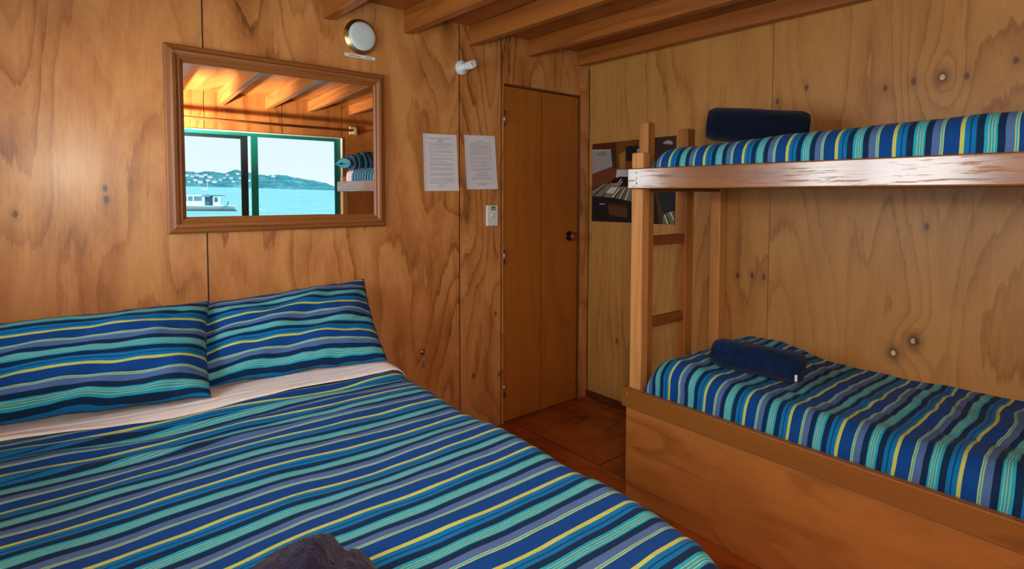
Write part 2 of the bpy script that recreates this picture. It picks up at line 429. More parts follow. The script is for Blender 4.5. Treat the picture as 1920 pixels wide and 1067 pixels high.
# ------------------------------------------------------------------ round wall light, sticker, bulb, papers, switch, hook
lc = (-1.579, 0, 2.076)
t = thing('wall_light', 'round brass wall light with a frosted white glass dome, unlit', 'lamp', lc)
bm = bmesh.new(); lathe(bm, [(0, 0), (.082, 0), (.082, .006), (.080, .010), (.077, .011), (.076, .015), (.073, .018), (.070, .018), (.069, .022), (.066, .023), (.063, .019)], lc, (0, -1, 0), 56); obj('brass_ring', bm, M['brass'], t)
bm = bmesh.new(); lathe(bm, [(.0665, .010), (.0665, .019), (.065, .025), (.061, .029), (.052, .031), (.035, .0325), (0, .033)], lc, (0, -1, 0), 56); obj('glass_dome', bm, M['lampglass'], t)

def words(bm, x0, x1, z, h, mi, y, gap=.0018, seed=0, shear=0.0, mn=.003, mxw=.011):
    r = random.Random(seed); x = x0
    while x < x1 - .002:
        w = min(r.uniform(mn, mxw), x1 - x)
        zz = z + shear * (x - x0)
        n = max(1, int(w / .0017))
        for k in range(n):          # letter-like strokes
            xa = x + w * k / n; xb = xa + w / n * .8
            hh = h * r.choice((.62, .62, .7, 1.0))
            poly(bm, [(xa, y, zz), (xb, y, zz), (xb, y, zz + hh), (xa, y, zz + hh)], mi)
        x += w + gap
bm = bmesh.new(); box(bm, (-1.657, -.0012, 1.979), (-1.506, 0, 1.9935))
words(bm, -1.637, -1.575, 1.983, .0062, 1, -.0015, .003, 5); words(bm, -1.553, -1.522, 1.983, .0062, 1, -.0015, .003, 6)
tag(obj('label_sign', bm, [M['paper'], M['ink']]), 'narrow white printed label strip stuck on the wall below the round light', 'label')

bc = (-1.011, 0, 2.017)
t = thing('bulb_holder', 'white batten lamp holder with a bare spiral bulb on the back wall', 'lamp', bc)
bm = bmesh.new(); lathe(bm, [(0, 0), (.038, 0), (.038, .014), (.034, .017), (.02, .019), (.0185, .05), (.0165, .054), (0, .054)], bc, (0, -1, 0), 40)
lathe(bm, [(0, .0172), (.003, .0172), (.003, .0178), (0, .0178)], (bc[0] - .027, 0, bc[2] - .004), (0, -1, 0), 12, 1); obj('batten_base', bm, [M['white'], M['grey']], t)
b = None
bm = bmesh.new(); lathe(bm, [(0, .05), (.013, .05), (.014, .056), (.021, .06), (.021, .074), (.018, .078), (0, .078)], bc, (0, -1, 0), 32); b = obj('bulb_base', bm, M['white'], t)
bm = bmesh.new()
for ph in (0, PI):
    pts = []
    for k in range(61):
        a = ph + k / 60 * 2 * PI * 1.75; rr = .0175 if k > 4 else .0175
        pts.append((bc[0] + rr * math.cos(a), -.078 - .042 * k / 60, bc[2] + rr * math.sin(a)))
    a = ph + 2 * PI * 1.75
    pts += [(bc[0] + .0175 * math.cos(a + .5) * .6, -.123, bc[2] + .0175 * math.sin(a + .5) * .6), (bc[0], -.1235, bc[2])]
    tube(bm, pts, .0042, 8)
obj('spiral_tube', bm, M['white2'], b)

def paper(name, corners, lines, label, hseed):
    """corners TL,TR,BR,BL as (x,z); lines: list (t, l, r, kind)"""
    bm = bmesh.new(); TL, TR, BR, BL = corners; y = -.0002
    def at(u, v, yy):
        a = (lerp(TL[0], TR[0], u), lerp(TL[1], TR[1], u)); b2 = (lerp(BL[0], BR[0], u), lerp(BL[1], BR[1], u))
        curl = -.006 * (max(0, v - .7) / .3) ** 2 * (.3 + u * .5) - .004 * (max(0, .15 - u) / .15) ** 2
        return Vector((lerp(a[0], b2[0], v), yy + curl, lerp(a[1], b2[1], v)))
    gridmesh(bm, 12, 16, lambda a, b2: (at(a, b2, y), (a, b2)))
    r = random.Random(hseed)
    for tt, l, rr, kind in lines:
        u = l
        hgt = .0125 if kind == 2 else .0062
        while u < rr - .004:
            w = min(r.uniform(.014, .06), rr - u); n = max(1, int(w / .008))
            for k in range(n):
                ua = u + w * k / n; ub = ua + w / n * .82; h = hgt * r.choice((.65, .65, .8, 1))
                poly(bm, [at(ua, tt - h, y - .0006), at(ub, tt - h, y - .0006), at(ub, tt, y - .0006), at(ua, tt, y - .0006)], 1 if (kind == 2 or r.random() < .5) else 2)
            u += w + r.uniform(.008, .014)
    tag(obj(name, bm, [M['paper'], M['ink'], M['ink2']]), label, 'notice', 'typed notices on the back wall')
def paras(spec, l, r):
    out = []
    for t0, n, last in spec:
        for k in range(n): out.append((t0 + k * .0165, l, r if k < n - 1 else last, 1))
    return out
L1 = [(.082, .17, .83, 2), (.118, .43, .60, 2), (.145, .39, .62, 1)] + paras([(.165, 4, .70), (.24, 2, .62), (.29, 4, .26), (.37, 2, .3), (.425, 3, .5), (.487, 1, .7), (.515, 4, .24), (.595, 4, .22), (.69, 4, .24), (.785, 3, .88), (.85, 2, .65)], .17, .86) + [(.895, .44, .52, 1), (.92, .36, .62, 1)]
paper('notice_sign', [(-1.249, 1.652), (-1.041, 1.658), (-1.026, 1.360), (-1.241, 1.358)], L1, 'white typed notice with a two-line heading, left of the wall joint', 3)
L2 = [(.115, .42, .58, 2)] + paras([(.145, 3, .5), (.195, 2, .72), (.225, 3, .4), (.275, 3, .48), (.325, 2, .66), (.36, 2, .24), (.405, 2, .84), (.445, 2, .3), (.48, 1, .8), (.5, 3, .2), (.55, 4, .2), (.62, 3, .7)], .17, .86) + [(.69, .36, .68, 2)] + paras([(.72, 3, .78)], .25, .72) + paras([(.78, 4, .3)], .17, .84) + [(.885, .18, .82, 1), (.915, .38, .62, 2)]
paper('notice_sign', [(-.995, 1.662), (-.782, 1.670), (-.761, 1.372), (-.977, 1.368)], L2, 'white typed notice with a one-line heading, between wall joint and door', 4)

t = thing('light_switch', 'white light switch plate with a small green sticker, left of the door', 'switch', (-.806, 0, 1.221))
obj('switch_plate', newbox((-.844, -.013, 1.1635), (-.768, 0, 1.2795), .003), M['white'], t)
obj('rocker', newbox((-.816, -.0165, 1.212), (-.797, -.0125, 1.236), .0015), M['white'], t)
bm = bmesh.new(); box(bm, (-.817, -.0138, 1.252), (-.785, -.0131, 1.273)); box(bm, (-.816, -.0141, 1.2665), (-.787, -.0138, 1.2725), 0, 2, 1)
words(bm, -.815, -.788, 1.260, .0035, 2, -.0142, .002, 9)
obj('sticker', bm, [M['green'], M['green2'], M['paper']], t)
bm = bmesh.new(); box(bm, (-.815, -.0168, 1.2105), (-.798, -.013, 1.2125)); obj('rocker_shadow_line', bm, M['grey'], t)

t = thing('hanging_hook', 'small steel cabin hook hanging on the back wall beside the bed', 'hook', (-1.253, 0, .515))
bm = bmesh.new(); lathe(bm, [(0, 0), (.0135, 0), (.0135, .002), (.006, .004), (0, .0045)], (-1.253, 0, .52), (0, -1, 0), 22)
tube(bm, [(-1.253 + .006 * math.cos(a), -.006, .517 + .006 * math.sin(a)) for a in [k * PI / 8 for k in range(17)]], .0018, 6); obj('eye_plate', bm, M['steel'], t)
bm = bmesh.new(); tube(bm, [(-1.253, -.008, .513), (-1.252, -.008, .46), (-1.2515, -.008, .449), (-1.255, -.009, .4435), (-1.261, -.010, .443), (-1.264, -.010, .447)], .0021, 8); obj('hook_arm', bm, M['steel'], t)

# poster of a cabin berth
#POSTER#
POSTER=[((60,32,17),[(-0.03,1.669),(-0.66,1.675),(-0.659,1.173),(-0.03,1.168)]),((75,32,16),[(-0.03,1.666),(-0.226,1.669),(-0.227,1.621),(-0.03,1.631)]),((112,56,26),[(-0.032,1.474),(-0.198,1.516),(-0.236,1.503),(-0.229,1.434),(-0.032,1.381)]),((112,62,22),[(-0.226,1.669),(-0.411,1.67),(-0.413,1.492),(-0.236,1.496)]),((160,108,42),[(-0.251,1.589),(-0.299,1.611),(-0.302,1.501),(-0.261,1.502)]),((150,145,142),[(-0.03,1.631),(-0.186,1.623),(-0.2,1.519),(-0.032,1.476)]),((112,124,130),[(-0.071,1.598),(-0.09,1.61),(-0.148,1.618),(-0.152,1.594),(-0.098,1.587)]),((180,178,172),[(-0.03,1.633),(-0.189,1.626),(-0.191,1.619),(-0.03,1.627)]),((48,48,26),[(-0.184,1.624),(-0.206,1.617),(-0.234,1.509),(-0.202,1.505)]),((22,18,14),[(-0.303,1.637),(-0.51,1.634),(-0.511,1.545),(-0.307,1.547)]),((140,150,160),[(-0.387,1.616),(-0.431,1.616),(-0.431,1.592),(-0.389,1.593)]),((192,186,196),[(-0.236,1.498),(-0.358,1.494),(-0.358,1.449),(-0.228,1.449)]),((15,12,16),[(-0.173,1.418),(-0.214,1.443),(-0.266,1.454),(-0.358,1.449),(-0.359,1.393),(-0.2,1.397)]),((185,118,60),[(-0.179,1.418),(-0.211,1.412),(-0.244,1.416),(-0.259,1.398),(-0.23,1.392),(-0.193,1.393)]),((190,188,190),[(-0.244,1.417),(-0.27,1.441),(-0.275,1.438),(-0.252,1.411)]),((190,188,190),[(-0.255,1.404),(-0.279,1.428),(-0.284,1.424),(-0.263,1.401)]),((122,116,98),[(-0.032,1.366),(-0.139,1.414),(-0.259,1.393),(-0.507,1.38),(-0.509,1.283),(-0.354,1.3),(-0.216,1.322),(-0.032,1.333)]),((205,200,190),[(-0.148,1.354),(-0.193,1.389),(-0.246,1.388),(-0.207,1.347)]),((40,34,30),[(-0.038,1.337),(-0.155,1.409),(-0.162,1.406),(-0.054,1.335)]),((40,34,30),[(-0.113,1.327),(-0.136,1.354),(-0.146,1.354),(-0.126,1.325)]),((215,210,200),[(-0.197,1.323),(-0.259,1.382),(-0.267,1.381),(-0.207,1.321)]),((40,34,30),[(-0.209,1.321),(-0.27,1.379),(-0.278,1.378),(-0.22,1.319)]),((215,210,200),[(-0.252,1.316),(-0.299,1.381),(-0.305,1.38),(-0.26,1.315)]),((90,90,62),[(-0.264,1.315),(-0.309,1.379),(-0.324,1.377),(-0.286,1.311)]),((215,210,200),[(-0.3,1.308),(-0.331,1.376),(-0.338,1.376),(-0.31,1.306)]),((24,21,22),[(-0.032,1.333),(-0.216,1.322),(-0.354,1.3),(-0.509,1.283),(-0.511,1.174),(-0.03,1.169)]),((86,52,26),[(-0.164,1.277),(-0.322,1.263),(-0.323,1.198),(-0.18,1.213)]),((60,34,20),[(-0.175,1.292),(-0.311,1.281),(-0.312,1.266),(-0.175,1.278)]),((130,150,172),[(-0.098,1.287),(-0.142,1.284),(-0.141,1.276),(-0.098,1.278)]),((20,14,14),[(-0.508,1.375),(-0.661,1.373),(-0.659,1.173),(-0.511,1.171)]),((74,44,28),[(-0.517,1.375),(-0.539,1.375),(-0.584,1.231),(-0.581,1.173),(-0.556,1.172)]),((30,36,42),[(-0.54,1.375),(-0.634,1.373),(-0.633,1.245),(-0.584,1.225)]),((106,106,72),[(-0.581,1.222),(-0.612,1.239),(-0.656,1.249),(-0.657,1.174),(-0.581,1.173)]),((220,216,210),[(-0.588,1.225),(-0.594,1.228),(-0.618,1.173),(-0.61,1.173)]),((38,34,30),[(-0.597,1.228),(-0.604,1.231),(-0.628,1.174),(-0.62,1.173)]),((200,196,200),[(-0.623,1.242),(-0.632,1.245),(-0.654,1.204),(-0.654,1.191)]),((50,28,20),[(-0.512,1.674),(-0.637,1.674),(-0.638,1.562),(-0.514,1.569)]),((150,150,152),[(-0.57,1.635),(-0.589,1.648),(-0.611,1.653),(-0.638,1.641),(-0.638,1.625)])]
pm = {}; mats = []; bm = bmesh.new()
for k, (c, pts) in enumerate(POSTER):
    if c not in pm:
        pm[c] = len(mats); mats.append(plain('print_%d_%d_%d' % c, c, .45, 0, .3, .05, 60))
    if k == 0:
        vs = [bm.verts.new((-.0010, y, z)) for y, z in pts]; ws = [bm.verts.new((0, y, z)) for y, z in pts]
        bm.faces.new(vs).material_index = 0
        for i in range(4): bm.faces.new((vs[i], vs[(i + 1) % 4], ws[(i + 1) % 4], ws[i])).material_index = 0
    else:
        poly(bm, [(-.0011 - .00007 * k, y, z) for y, z in pts], pm[c])
tag(obj('wall_picture', bm, mats), 'large unframed photo print of a boat berth, on the wall behind the ladder', 'picture')
# ------------------------------------------------------------------ bunk bed
BY0, BY1 = -.945, -2.46
bk = thing('bunk_bed', 'built-in timber bunk bed with two berths along the right-hand wall', 'bunk bed', (-.4, -1.7, 0))
obj('upper_rail', newbox((-.785, BY1, 1.366), (-.756, BY0, 1.4545), .005, 3), M['rail_hi'], bk)
obj('lower_rail', newbox((-.797, BY1, .410), (-.768, BY0 + .01, .493), .004, 3), M['rail_lo'], bk)
obj('side_panel', newbox((-.785, BY1, .0005), (-.772, BY0 - .008, .406), .0015), M['panel'], bk)
obj('corner_post', newbox((-.756, -1.004, .001), (-.704, -.944, 1.523), .006, 3), M['post'], bk)
obj('corner_post', newbox((-.072, -.975, .001), (-.0008, -.917, 1.40), .005, 3), M['post'], bk)
obj('corner_post', newbox((-.756, BY1 + .002, .001), (-.704, BY1 + .06, 1.50), .006, 3), M['post'], bk)
obj('corner_post', newbox((-.072, BY1 + .002, .001), (-.0008, BY1 + .06, 1.40), .005, 3), M['post'], bk)
obj('bed_base', newbox((-.756, BY1 + .06, 1.372), (-.002, BY0 - .06, 1.392), .002), M['panel'], bk)
obj('bed_base', newbox((-.772, BY1 + .06, .405), (-.002, BY0 - .06, .425), .002), M['panel'], bk)
obj('end_rail', newbox((-.704, -.972, 1.356), (-.072, -.946, 1.44), .003), M['rung'], bk)
screws = [(-.7855, -.992, 1.434), (-.7855, -.994, 1.411), (-.7855, -.993, 1.389), (-.7975, -.966, .473), (-.7975, -.967, .43)]
for p in screws:
    bm = bmesh.new(); lathe(bm, [(0, -.001), (.0042, -.001), (.003, .0006), (0, .001)], p, (-1, 0, 0), 14); obj('screw', bm, M['steel'], bk)
ld = thing('bunk_ladder', 'timber ladder with two stiles fixed to the end of the bunk', 'ladder', (-.455, -.917, 0))
obj('stile', newbox((-.64, -.944, .001), (-.588, -.892, 1.668), .005, 3), M['stile'], ld)
obj('stile', newbox((-.328, -.944, .001), (-.262, -.892, 1.664), .005, 3), M['stile'], ld)
for z in (.722, 1.104):
    obj('rung', newbox((-.588, -.935, z), (-.328, -.905, z + .046), .003), M['rung'], ld)

# upper mattress
def berth(nm, y0, y1, topf, xf, xb, z0, stripe0, sgn, mat, label, cat, wr=1.0, bulge=.02, seed=0, ny=150, endr=.10):
    """closed-top cloth over a berth: cross-section from front-bottom over the top to the wall; y0 = ladder end"""
    bm = bmesh.new()
    def fn(a, b):
        y = lerp(y0, y1, a)
        e0 = y0 - y
        zt = topf(y)
        # rounded ends
        ee = min(1, max(0, e0 / endr)); dr = math.sqrt(max(0, 1 - (1 - ee) ** 2)); dr = lerp(.35, 1, dr)
        zt2 = lerp(z0, zt, dr)
        H = zt2 - z0; W = xb - xf; R = min(.075, H * .75)
        # path: front vertical (H-R), arc, top W
        l1 = max(.001, H - R); l2 = R * PI / 2; l3 = W - R; Lt = l1 + l2 + l3
        d = b * Lt
        nx = 0
        if d < l1: x = xf - bulge * math.sin(PI * .5 * (d / l1)) ; z = z0 + d
        elif d < l1 + l2:
            th = (d - l1) / R; x = xf + R - (R + bulge * math.cos(th)) * math.cos(th); z = zt2 - R + R * math.sin(th)
        else: x = xf + R + (d - l1 - l2); z = zt2
        x += .012 * (1 - ee) ** 2
        top = sm(l1, l1 + l2, d)
        k = wr * (.010 * nz(x * 5 + seed, y * 4.2, 1) + .006 * nz(x * 11, y * 9 + seed, 2) + .0035 * nz(x * 24, y * 15, 5))
        z += k * top; x -= wr * .008 * (1 - top) * nz(y * 7 + seed, z * 6, 3) + wr * .004 * (1 - top) * nz(y * 24 + seed, z * 5, 8)
        uu = sgn * (y - stripe0) / .159 + wr * .05 * nz(x * 4, y * 2.5 + seed, 7) + wr * .03 * nz(x * 10, y * 4, 4)
        y2 = y + wr * .008 * nz(x * 6 + seed, z * 9, 9) * (1 if a > 0 else 1)
        return Vector((x, y2, z)), (b * 5, uu)
    gridmesh(bm, ny, 44, fn)
    # end cap at ladder end and far end
    bm.verts.ensure_lookup_table(); n = 45
    uvl = bm.loops.layers.uv['UVMap']
    allv = list(bm.verts)
    for base in (0, ny * n):
        ring = [allv[base + j] for j in range(n)]
        zb = z0; low = [bm.verts.new((v.co.x, v.co.y, zb)) for v in ring]
        for j in range(n - 1):
            f = bm.faces.new((ring[j], ring[j + 1], low[j + 1], low[j])); f.smooth = True
            for lp in f.loops:
                lp[uvl].uv = (lp.vert.co.x * 5, (lp.vert.co.z * (1 if base == 0 else -1)) / .159 * sgn + (.35 if base == 0 else 0))
    return bm
up_top = lambda y: interp(y, [(-2.46, 1.572), (-2.1, 1.572), (-1.6, 1.560), (-1.25, 1.545), (-1.0, 1.532)])
bm = berth('m', -1.012, -2.215, up_top, -.736, -.02, 1.394, -1.122, -1, None, '', '', wr=.55, bulge=.010, seed=3, endr=.09)
mt_ = tag(obj('bunk_duvet', bm, M['stripe']), 'blue striped duvet tucked over the upper bunk mattress, seen above the upper rail', 'duvet', 'striped bunk duvets')
bm = newbox((-.742, -2.385, 1.3935), (-.03, -2.217, 1.555), .045, 5)
tag(obj('mattress', bm, M['white_cloth'], None, True), 'white end of the upper bunk mattress, seen in the mirror', 'mattress')

def lo_top(y):
    return interp(y, [(-2.46, .600), (-2.1, .592), (-1.8, .584), (-1.55, .585), (-1.4, .600), (-1.2, .632), (-1.08, .640), (-.95, .630)])
bm = berth('m', -1.012, -2.385, lo_top, -.747, -.012, .428, -1.163, 1, None, '', '', wr=1.25, bulge=.012, seed=11, endr=.16)
tag(obj('bunk_duvet', bm, M['stripe']), 'blue striped duvet on the lower bunk, humped over a pillow at the ladder end', 'duvet', 'striped bunk duvets')

# ------------------------------------------------------------------ towels
def towel_roll(name, c, d, L, R, mat, label, seed, flat=.9, tagmark=False, nzamp=.0016):
    """rolled towel: axis d, spiral ends"""
    d = Vector(d).normalized(); side = d.cross(Vector((0, 0, 1))).normalized(); upv = side.cross(d).normalized(); c = Vector(c)
    bm = bmesh.new(); N = 110; rings = []
    th = R / 3.6
    def endprof(r, a):
        s = (r / th - a / (2 * PI)) % 1.0
        g = .018 * math.exp(-((s - .5) / .13) ** 2) * (1 - .3 * r / R)
        return g + .006 * (1 - r / R)
    spec = []
    nr = 26
    for k in range(nr + 1): spec.append(('e0', k / nr))
    for k in range(1, 140): spec.append(('b', k / 140))
    for k in range(nr + 1): spec.append(('e1', 1 - k / nr))
    for kind, q in spec:
        ring = []
        for i in range(N):
            a = 2 * PI * i / N
            if kind == 'b': r = R; t_ = lerp(-L / 2, L / 2, q)
            else:
                r = R * max(.02, q); t_ = (-1 if kind == 'e0' else 1) * (L / 2 - endprof(r, a if kind == 'e0' else -a) - .02 * max(0, q - .8) / .2 * max(0, q - .8) / .2)
            tp = 1 - .22 * max(0, (abs(t_) - L / 2 + .045) / .045) ** 2 if kind == 'b' else .78
            rr = r * tp * (1 + .06 * nz(t_ * 6 + seed, math.cos(a) * .8, math.sin(a) * .8) * (r / R))
            rr += (nzamp * nz(t_ * 170, math.cos(a) * R * 170 + seed, math.sin(a) * R * 170)) * (r / R)
            p = c + d * t_ + side * (rr * math.cos(a)) + upv * (rr * math.sin(a) * flat)
            ring.append(bm.verts.new(p))
        rings.append(ring)
    for A, B in zip(rings, rings[1:]):
        for i in range(N):
            j = (i + 1) % N; f = bm.faces.new((A[i], A[j], B[j], B[i])); f.smooth = True
    bm.faces.new(rings[0]); bm.faces.new(rings[-1])
    t = thing(name, label, 'towel', tuple(c - Vector((0, 0, R * flat))), 'rolled towels on the bunks')
    obj('towel_cloth', bm, mat, t)
    if tagmark:
        bm = bmesh.new(); p = c + d * (L / 2 - .014) - side * R * .0 ; 
        w = Vector((-1, -.2, 0)); s2 = side if side.x < 0 else -side
        q0 = c + d * (L / 2 - .012) + s2 * (R * 1.01) - Vector((0, 0, .022))
        box(bm, (q0.x - .004, q0.y - .004, q0.z - .012), (q0.x + .003, q0.y + .004, q0.z + .012)); obj('care_tag', bm, M['white'], t)
    return t
towel_roll('rolled_towel', (-.52, -1.405, .672), (.20, -1, -.02), .345, .068, M['towel_navy'], 'navy blue rolled towel lying on the lower bunk duvet', 4, .88, True)
towel_roll('rolled_towel', (-.40, -1.32, 1.632), (.52, -1, -.12), .40, .076, M['towel_black'], 'near-black rolled towel lying on the upper bunk duvet', 9, .95)

# bunched towel on the double bed
bm = bmesh.new(); tc0 = Vector((-2.355 - .050, -1.625 + .042, .655)); rgt = Vector((.771, -.637, 0)); fw = Vector((.637, .771, 0))
def bunch(a, b):
    th = 2 * PI * a; ph = PI / 2 * b
    x = math.cos(th) * math.cos(ph); y = math.sin(th) * math.cos(ph); z = math.sin(ph)
    p = Vector((x * .135, y * .13, z * .098))
    # two lobes with a valley between, drooping to the left
    v = p.x - .045
    p.z *= 1 - .30 * math.exp(-((v) / .018) ** 2) - .12 * sm(.03, .12, p.x) - .42 * sm(.0, .17, -p.x + .0) 
    p.z += .012 * nz(p.x * 14, p.y * 14, 3) * z + .006 * nz(p.x * 40, p.y * 40, 5) * z + .0026 * nz(p.x * 220, p.y * 220, p.z * 220)
    p.x += .010 * nz(p.y * 12, p.z * 12, 8); p.y += .010 * nz(p.x * 12, p.z * 12, 1)
    w = tc0 + rgt * p.x + fw * p.y + Vector((0, 0, max(p.z, -.0)))
    return w, (a, b)
gridmesh(bm, 120, 60, bunch)
bmesh.ops.remove_doubles(bm, verts=bm.verts, dist=.0004)
tag(obj('bunched_towel', bm, M['towel_plum']), 'dark plum-navy towel bunched up on the foot of the double bed', 'towel')

# ------------------------------------------------------------------ double bed
db = thing('double_bed', 'double bed standing against the back wall under the mirror', 'bed', (-2.35, -1.0, 0))
obj('bed_base', newbox((-3.06, -1.93, .001), (-1.80, -.03, .30), .01), M['panel'], db)
bm = newbox((-3.07, -1.94, .302), (-1.79, -.03, .622), .05, 4); obj('mattress', bm, M['white_cloth'], db, True)
ZB = .655
XR = [(-2.02, -1.775), (-1.957, -1.735), (-1.88, -1.690), (-1.794, -1.672), (-1.679, -1.660), (-1.478, -1.682), (-1.23, -1.664), (-1.026, -1.678), (-.776, -1.660), (-.526, -1.655), (-.30, -1.645), (-.02, -1.64)]
def head_edge(x): return interp(x, [(-3.1, -.45), (-2.838, -.47), (-2.333, -.530), (-1.757, -.556), (-1.6, -.55)])
def dtop(x, y):
    q = head_edge(x) - y
    z = .014 * nz(x * 2.2, y * 2.6, 1) + .008 * nz(x * 2.6, y * 9, 2) + .003 * nz(x * 9, y * 22, 7)
    z += .006 * math.sin(q * 75 + 5 * nz(x * 1.6, y * 1.5, 6)) * math.exp(-max(0, q) / .16) * sm(-3.0, -2.5, x) * sm(-.06, .02, q)
    return z
def duvet_pt(a, b, dz=0, xl=-3.09):
    # a across x (0 left .. 1 right drop end), b along y (0 head .. 1 foot drop end)
    yy = b * 2.36           # distance along cloth from the head edge
    yend = 1.965
    R = .07
    if yy < yend - R: y = -.03 - yy; fz = 0; fy = 0
    else:
        s = yy - (yend - R); la = R * PI / 2
        if s < la: th = s / R; y = -.03 - (yend - R) - R * math.sin(th); fz = R * (1 - math.cos(th))
        else: y = -.03 - yend - .02 * sm(0, .3, s - la); fz = R + (s - la)
    xr = interp(y, XR)
    Wt = xr - xl; drop = .36
    R2 = .075; d = a * (Wt - R2 + R2 * PI / 2 + drop)
    if d < Wt - R2: x = xl + d; sx_ = 0; side = 0
    else:
        s = d - (Wt - R2); la = R2 * PI / 2; side = 1
        if s < la: th = s / R2; x = xr - R2 + R2 * math.sin(th); sx_ = R2 * (1 - math.cos(th))
        else: x = xr + .03 * sm(0, .35, s - la) + .012 * nz(y * 6, s * 2, 4); sx_ = R2 + (s - la)
    z = ZB - max(sx_, fz) - min(sx_, fz) * .35
    top = 1 - sm(0, .05, sx_ + fz)
    z += top * dtop(x, y)
    # gathered ridges close to the turned-down head edge
    q = head_edge(x) - y
    x += (1 - top) * .008 * nz(y * 9, z * 9, 2)
    vv = -(y + 1.385) / .159 - (fz if fz > R else 0) * -1 / .159
    vv += .05 * nz(x * 1.3, y * 1.8, 11) + .03 * nz(x * 3.4, y * 3, 12) + .08 * nz(x * 1.6 + 3, y * 7, 13) * math.exp(-max(0, q) / .3)
    vv += .5 * max(0, -2.3 - x) * (1 - sm(.0, .9, q)) - .25 * max(0, -2.3 - x)
    for k, (q0, sl, am) in enumerate(((.03, -.05, .42), (.085, .03, -.34), (.15, .06, .38), (.235, .09, -.26))):
        qi = q0 + sl * (x + 2.9) + .012 * nz(x * 3, k * 5.0, 2)
        vv += .55 * am * sm(-.030, .030, q - qi) * (1 - sm(-2.35, -2.0, x))
        z += top * .007 * math.exp(-((q - qi) / .025) ** 2) * (1 - sm(-2.3, -1.85, x))
    return Vector((x, y, z + dz)), (a * 8, vv)
bm = bmesh.new(); gridmesh(bm, 170, 230, duvet_pt)
tag(obj('duvet', bm, M['stripe']), 'large blue, navy and lime striped duvet spread over the double bed', 'duvet')

# white turned-back top edge
def sheet_pt(a, b):
    x = lerp(-3.085, -1.630, a)
    lo = head_edge(x) + .006 * nz(x * 5, 0, 2); y = lerp(-.22, lo, b)
    xr = interp(y, XR) - .0
    over = max(0, x - (xr - .07)); z = ZB + .010 + dtop(x, y) + .002 * nz(x * 3, y * 9, 5)
    z += .006 * math.exp(-((b - .80) / .03) ** 2) + .005 * sm(.82, .88, b)
    z -= .006 * sm(.985, 1.0, b)
    if over > 0:
        th = min(PI / 2, over / .075); z -= .075 * (1 - math.cos(th)); x = xr - .07 + .082 * math.sin(th)
    return Vector((x, y, z)), (a, b)
bm = bmesh.new(); gridmesh(bm, 140, 60, sheet_pt)
bm.verts.ensure_lookup_table()
r = bmesh.ops.extrude_edge_only(bm, edges=[e for e in bm.edges if e.is_boundary])
for v in [g for g in r['geom'] if isinstance(g, bmesh.types.BMVert)]: v.co.z -= .002
tag(obj('turned_down_sheet', bm, M['white_cloth'], None, True), 'white turned-down sheet edge in front of the two pillows on the double bed', 'sheet')

def pillow(TL, TR, BL, BR, T, label, name, stripe0, period_len, seed, group, sgn=1, rotuv=False, n=64):
    """pillow spanned by four corners, bulging along the normal"""
    TL, TR, BL, BR = map(Vector, (TL, TR, BL, BR))
    nrm = ((TR - TL).cross(BL - TL)).normalized()
    if nrm.y > 0 and abs(nrm.z) < .9: nrm = -nrm
    Hh = ((BL - TL).length + (BR - TR).length) / 2; Wd = (TR - TL).length
    bm = bmesh.new()
    def mk(s):
        def fn(a, b):
            u, v = a * 2 - 1, b * 2 - 1
            # seams draw in between corners
            uu = u * (1 - .045 * (1 - abs(u) ** 3) * 0 - .035 * (1 - v * v)); vv = v * (1 - .06 * (1 - u * u))
            A, B = (uu + 1) / 2, (vv + 1) / 2
            p = TL.lerp(TR, A).lerp(BL.lerp(BR, A), B)
            f = (max(0, 1 - abs(u) ** 3.2) * max(0, 1 - abs(v) ** 2.6)) ** .62
            th = T * f * (.62 if s > 0 else .45)
            edge = 1 - f
            wrk = .014 * nz(u * 2.1 + seed, v * 2.1, 1) + .009 * nz(u * 4 + v * 3 + seed, v * 2, 2) + .010 * edge * nz(u * 8 + seed, v * 8, 3)
            p = p + nrm * (s * th + wrk * (.35 + f))
            p = p + Vector((0, 0, .006 * nz(u * 3 + seed, 5.0, v) * edge))
            cu = ((u if rotuv else v) * (Wd if rotuv else Hh) / 2) / period_len
            return p, (a * 4, sgn * cu + stripe0 + .06 * nz(u * 1.7 + seed, v * 1.7, 8) + .015 * nz(u * 6 + seed, v * 3, 9) * (.3 + edge))
        return fn
    gridmesh(bm, n, n, mk(1)); gridmesh(bm, n, n, mk(-1))
    bmesh.ops.remove_doubles(bm, verts=bm.verts, dist=.0005)
    return tag(obj(name, bm, M['stripe']), label, 'pillow', group)
pillow((-2.95, -.120, .930), (-2.262, -.140, .935), (-2.97, -.345, .680), (-2.325, -.470, .672), .15, 'left striped pillow on the double bed, overlapping its neighbour and cut by the photo edge', 'pillow', .44, .150, 2.0, 'striped pillows on the double bed', -1)
pillow((-2.33, -.060, .905), (-1.598, -.055, .945), (-2.36, -.36, .675), (-1.690, -.470, .672), .13, 'right striped pillow on the double bed, its pointed corner against the wall', 'pillow', .65, .150, 6.0, 'striped pillows on the double bed', -1)
pillow((-.74, -2.64, 1.625), (-.20, -2.64, 1.645), (-.74, -2.29, 1.610), (-.20, -2.29, 1.63), .17, 'striped pillow on the far end of the upper bunk, seen in the mirror', 'pillow', .1, .150, 4.0, None, 1, True, 40)

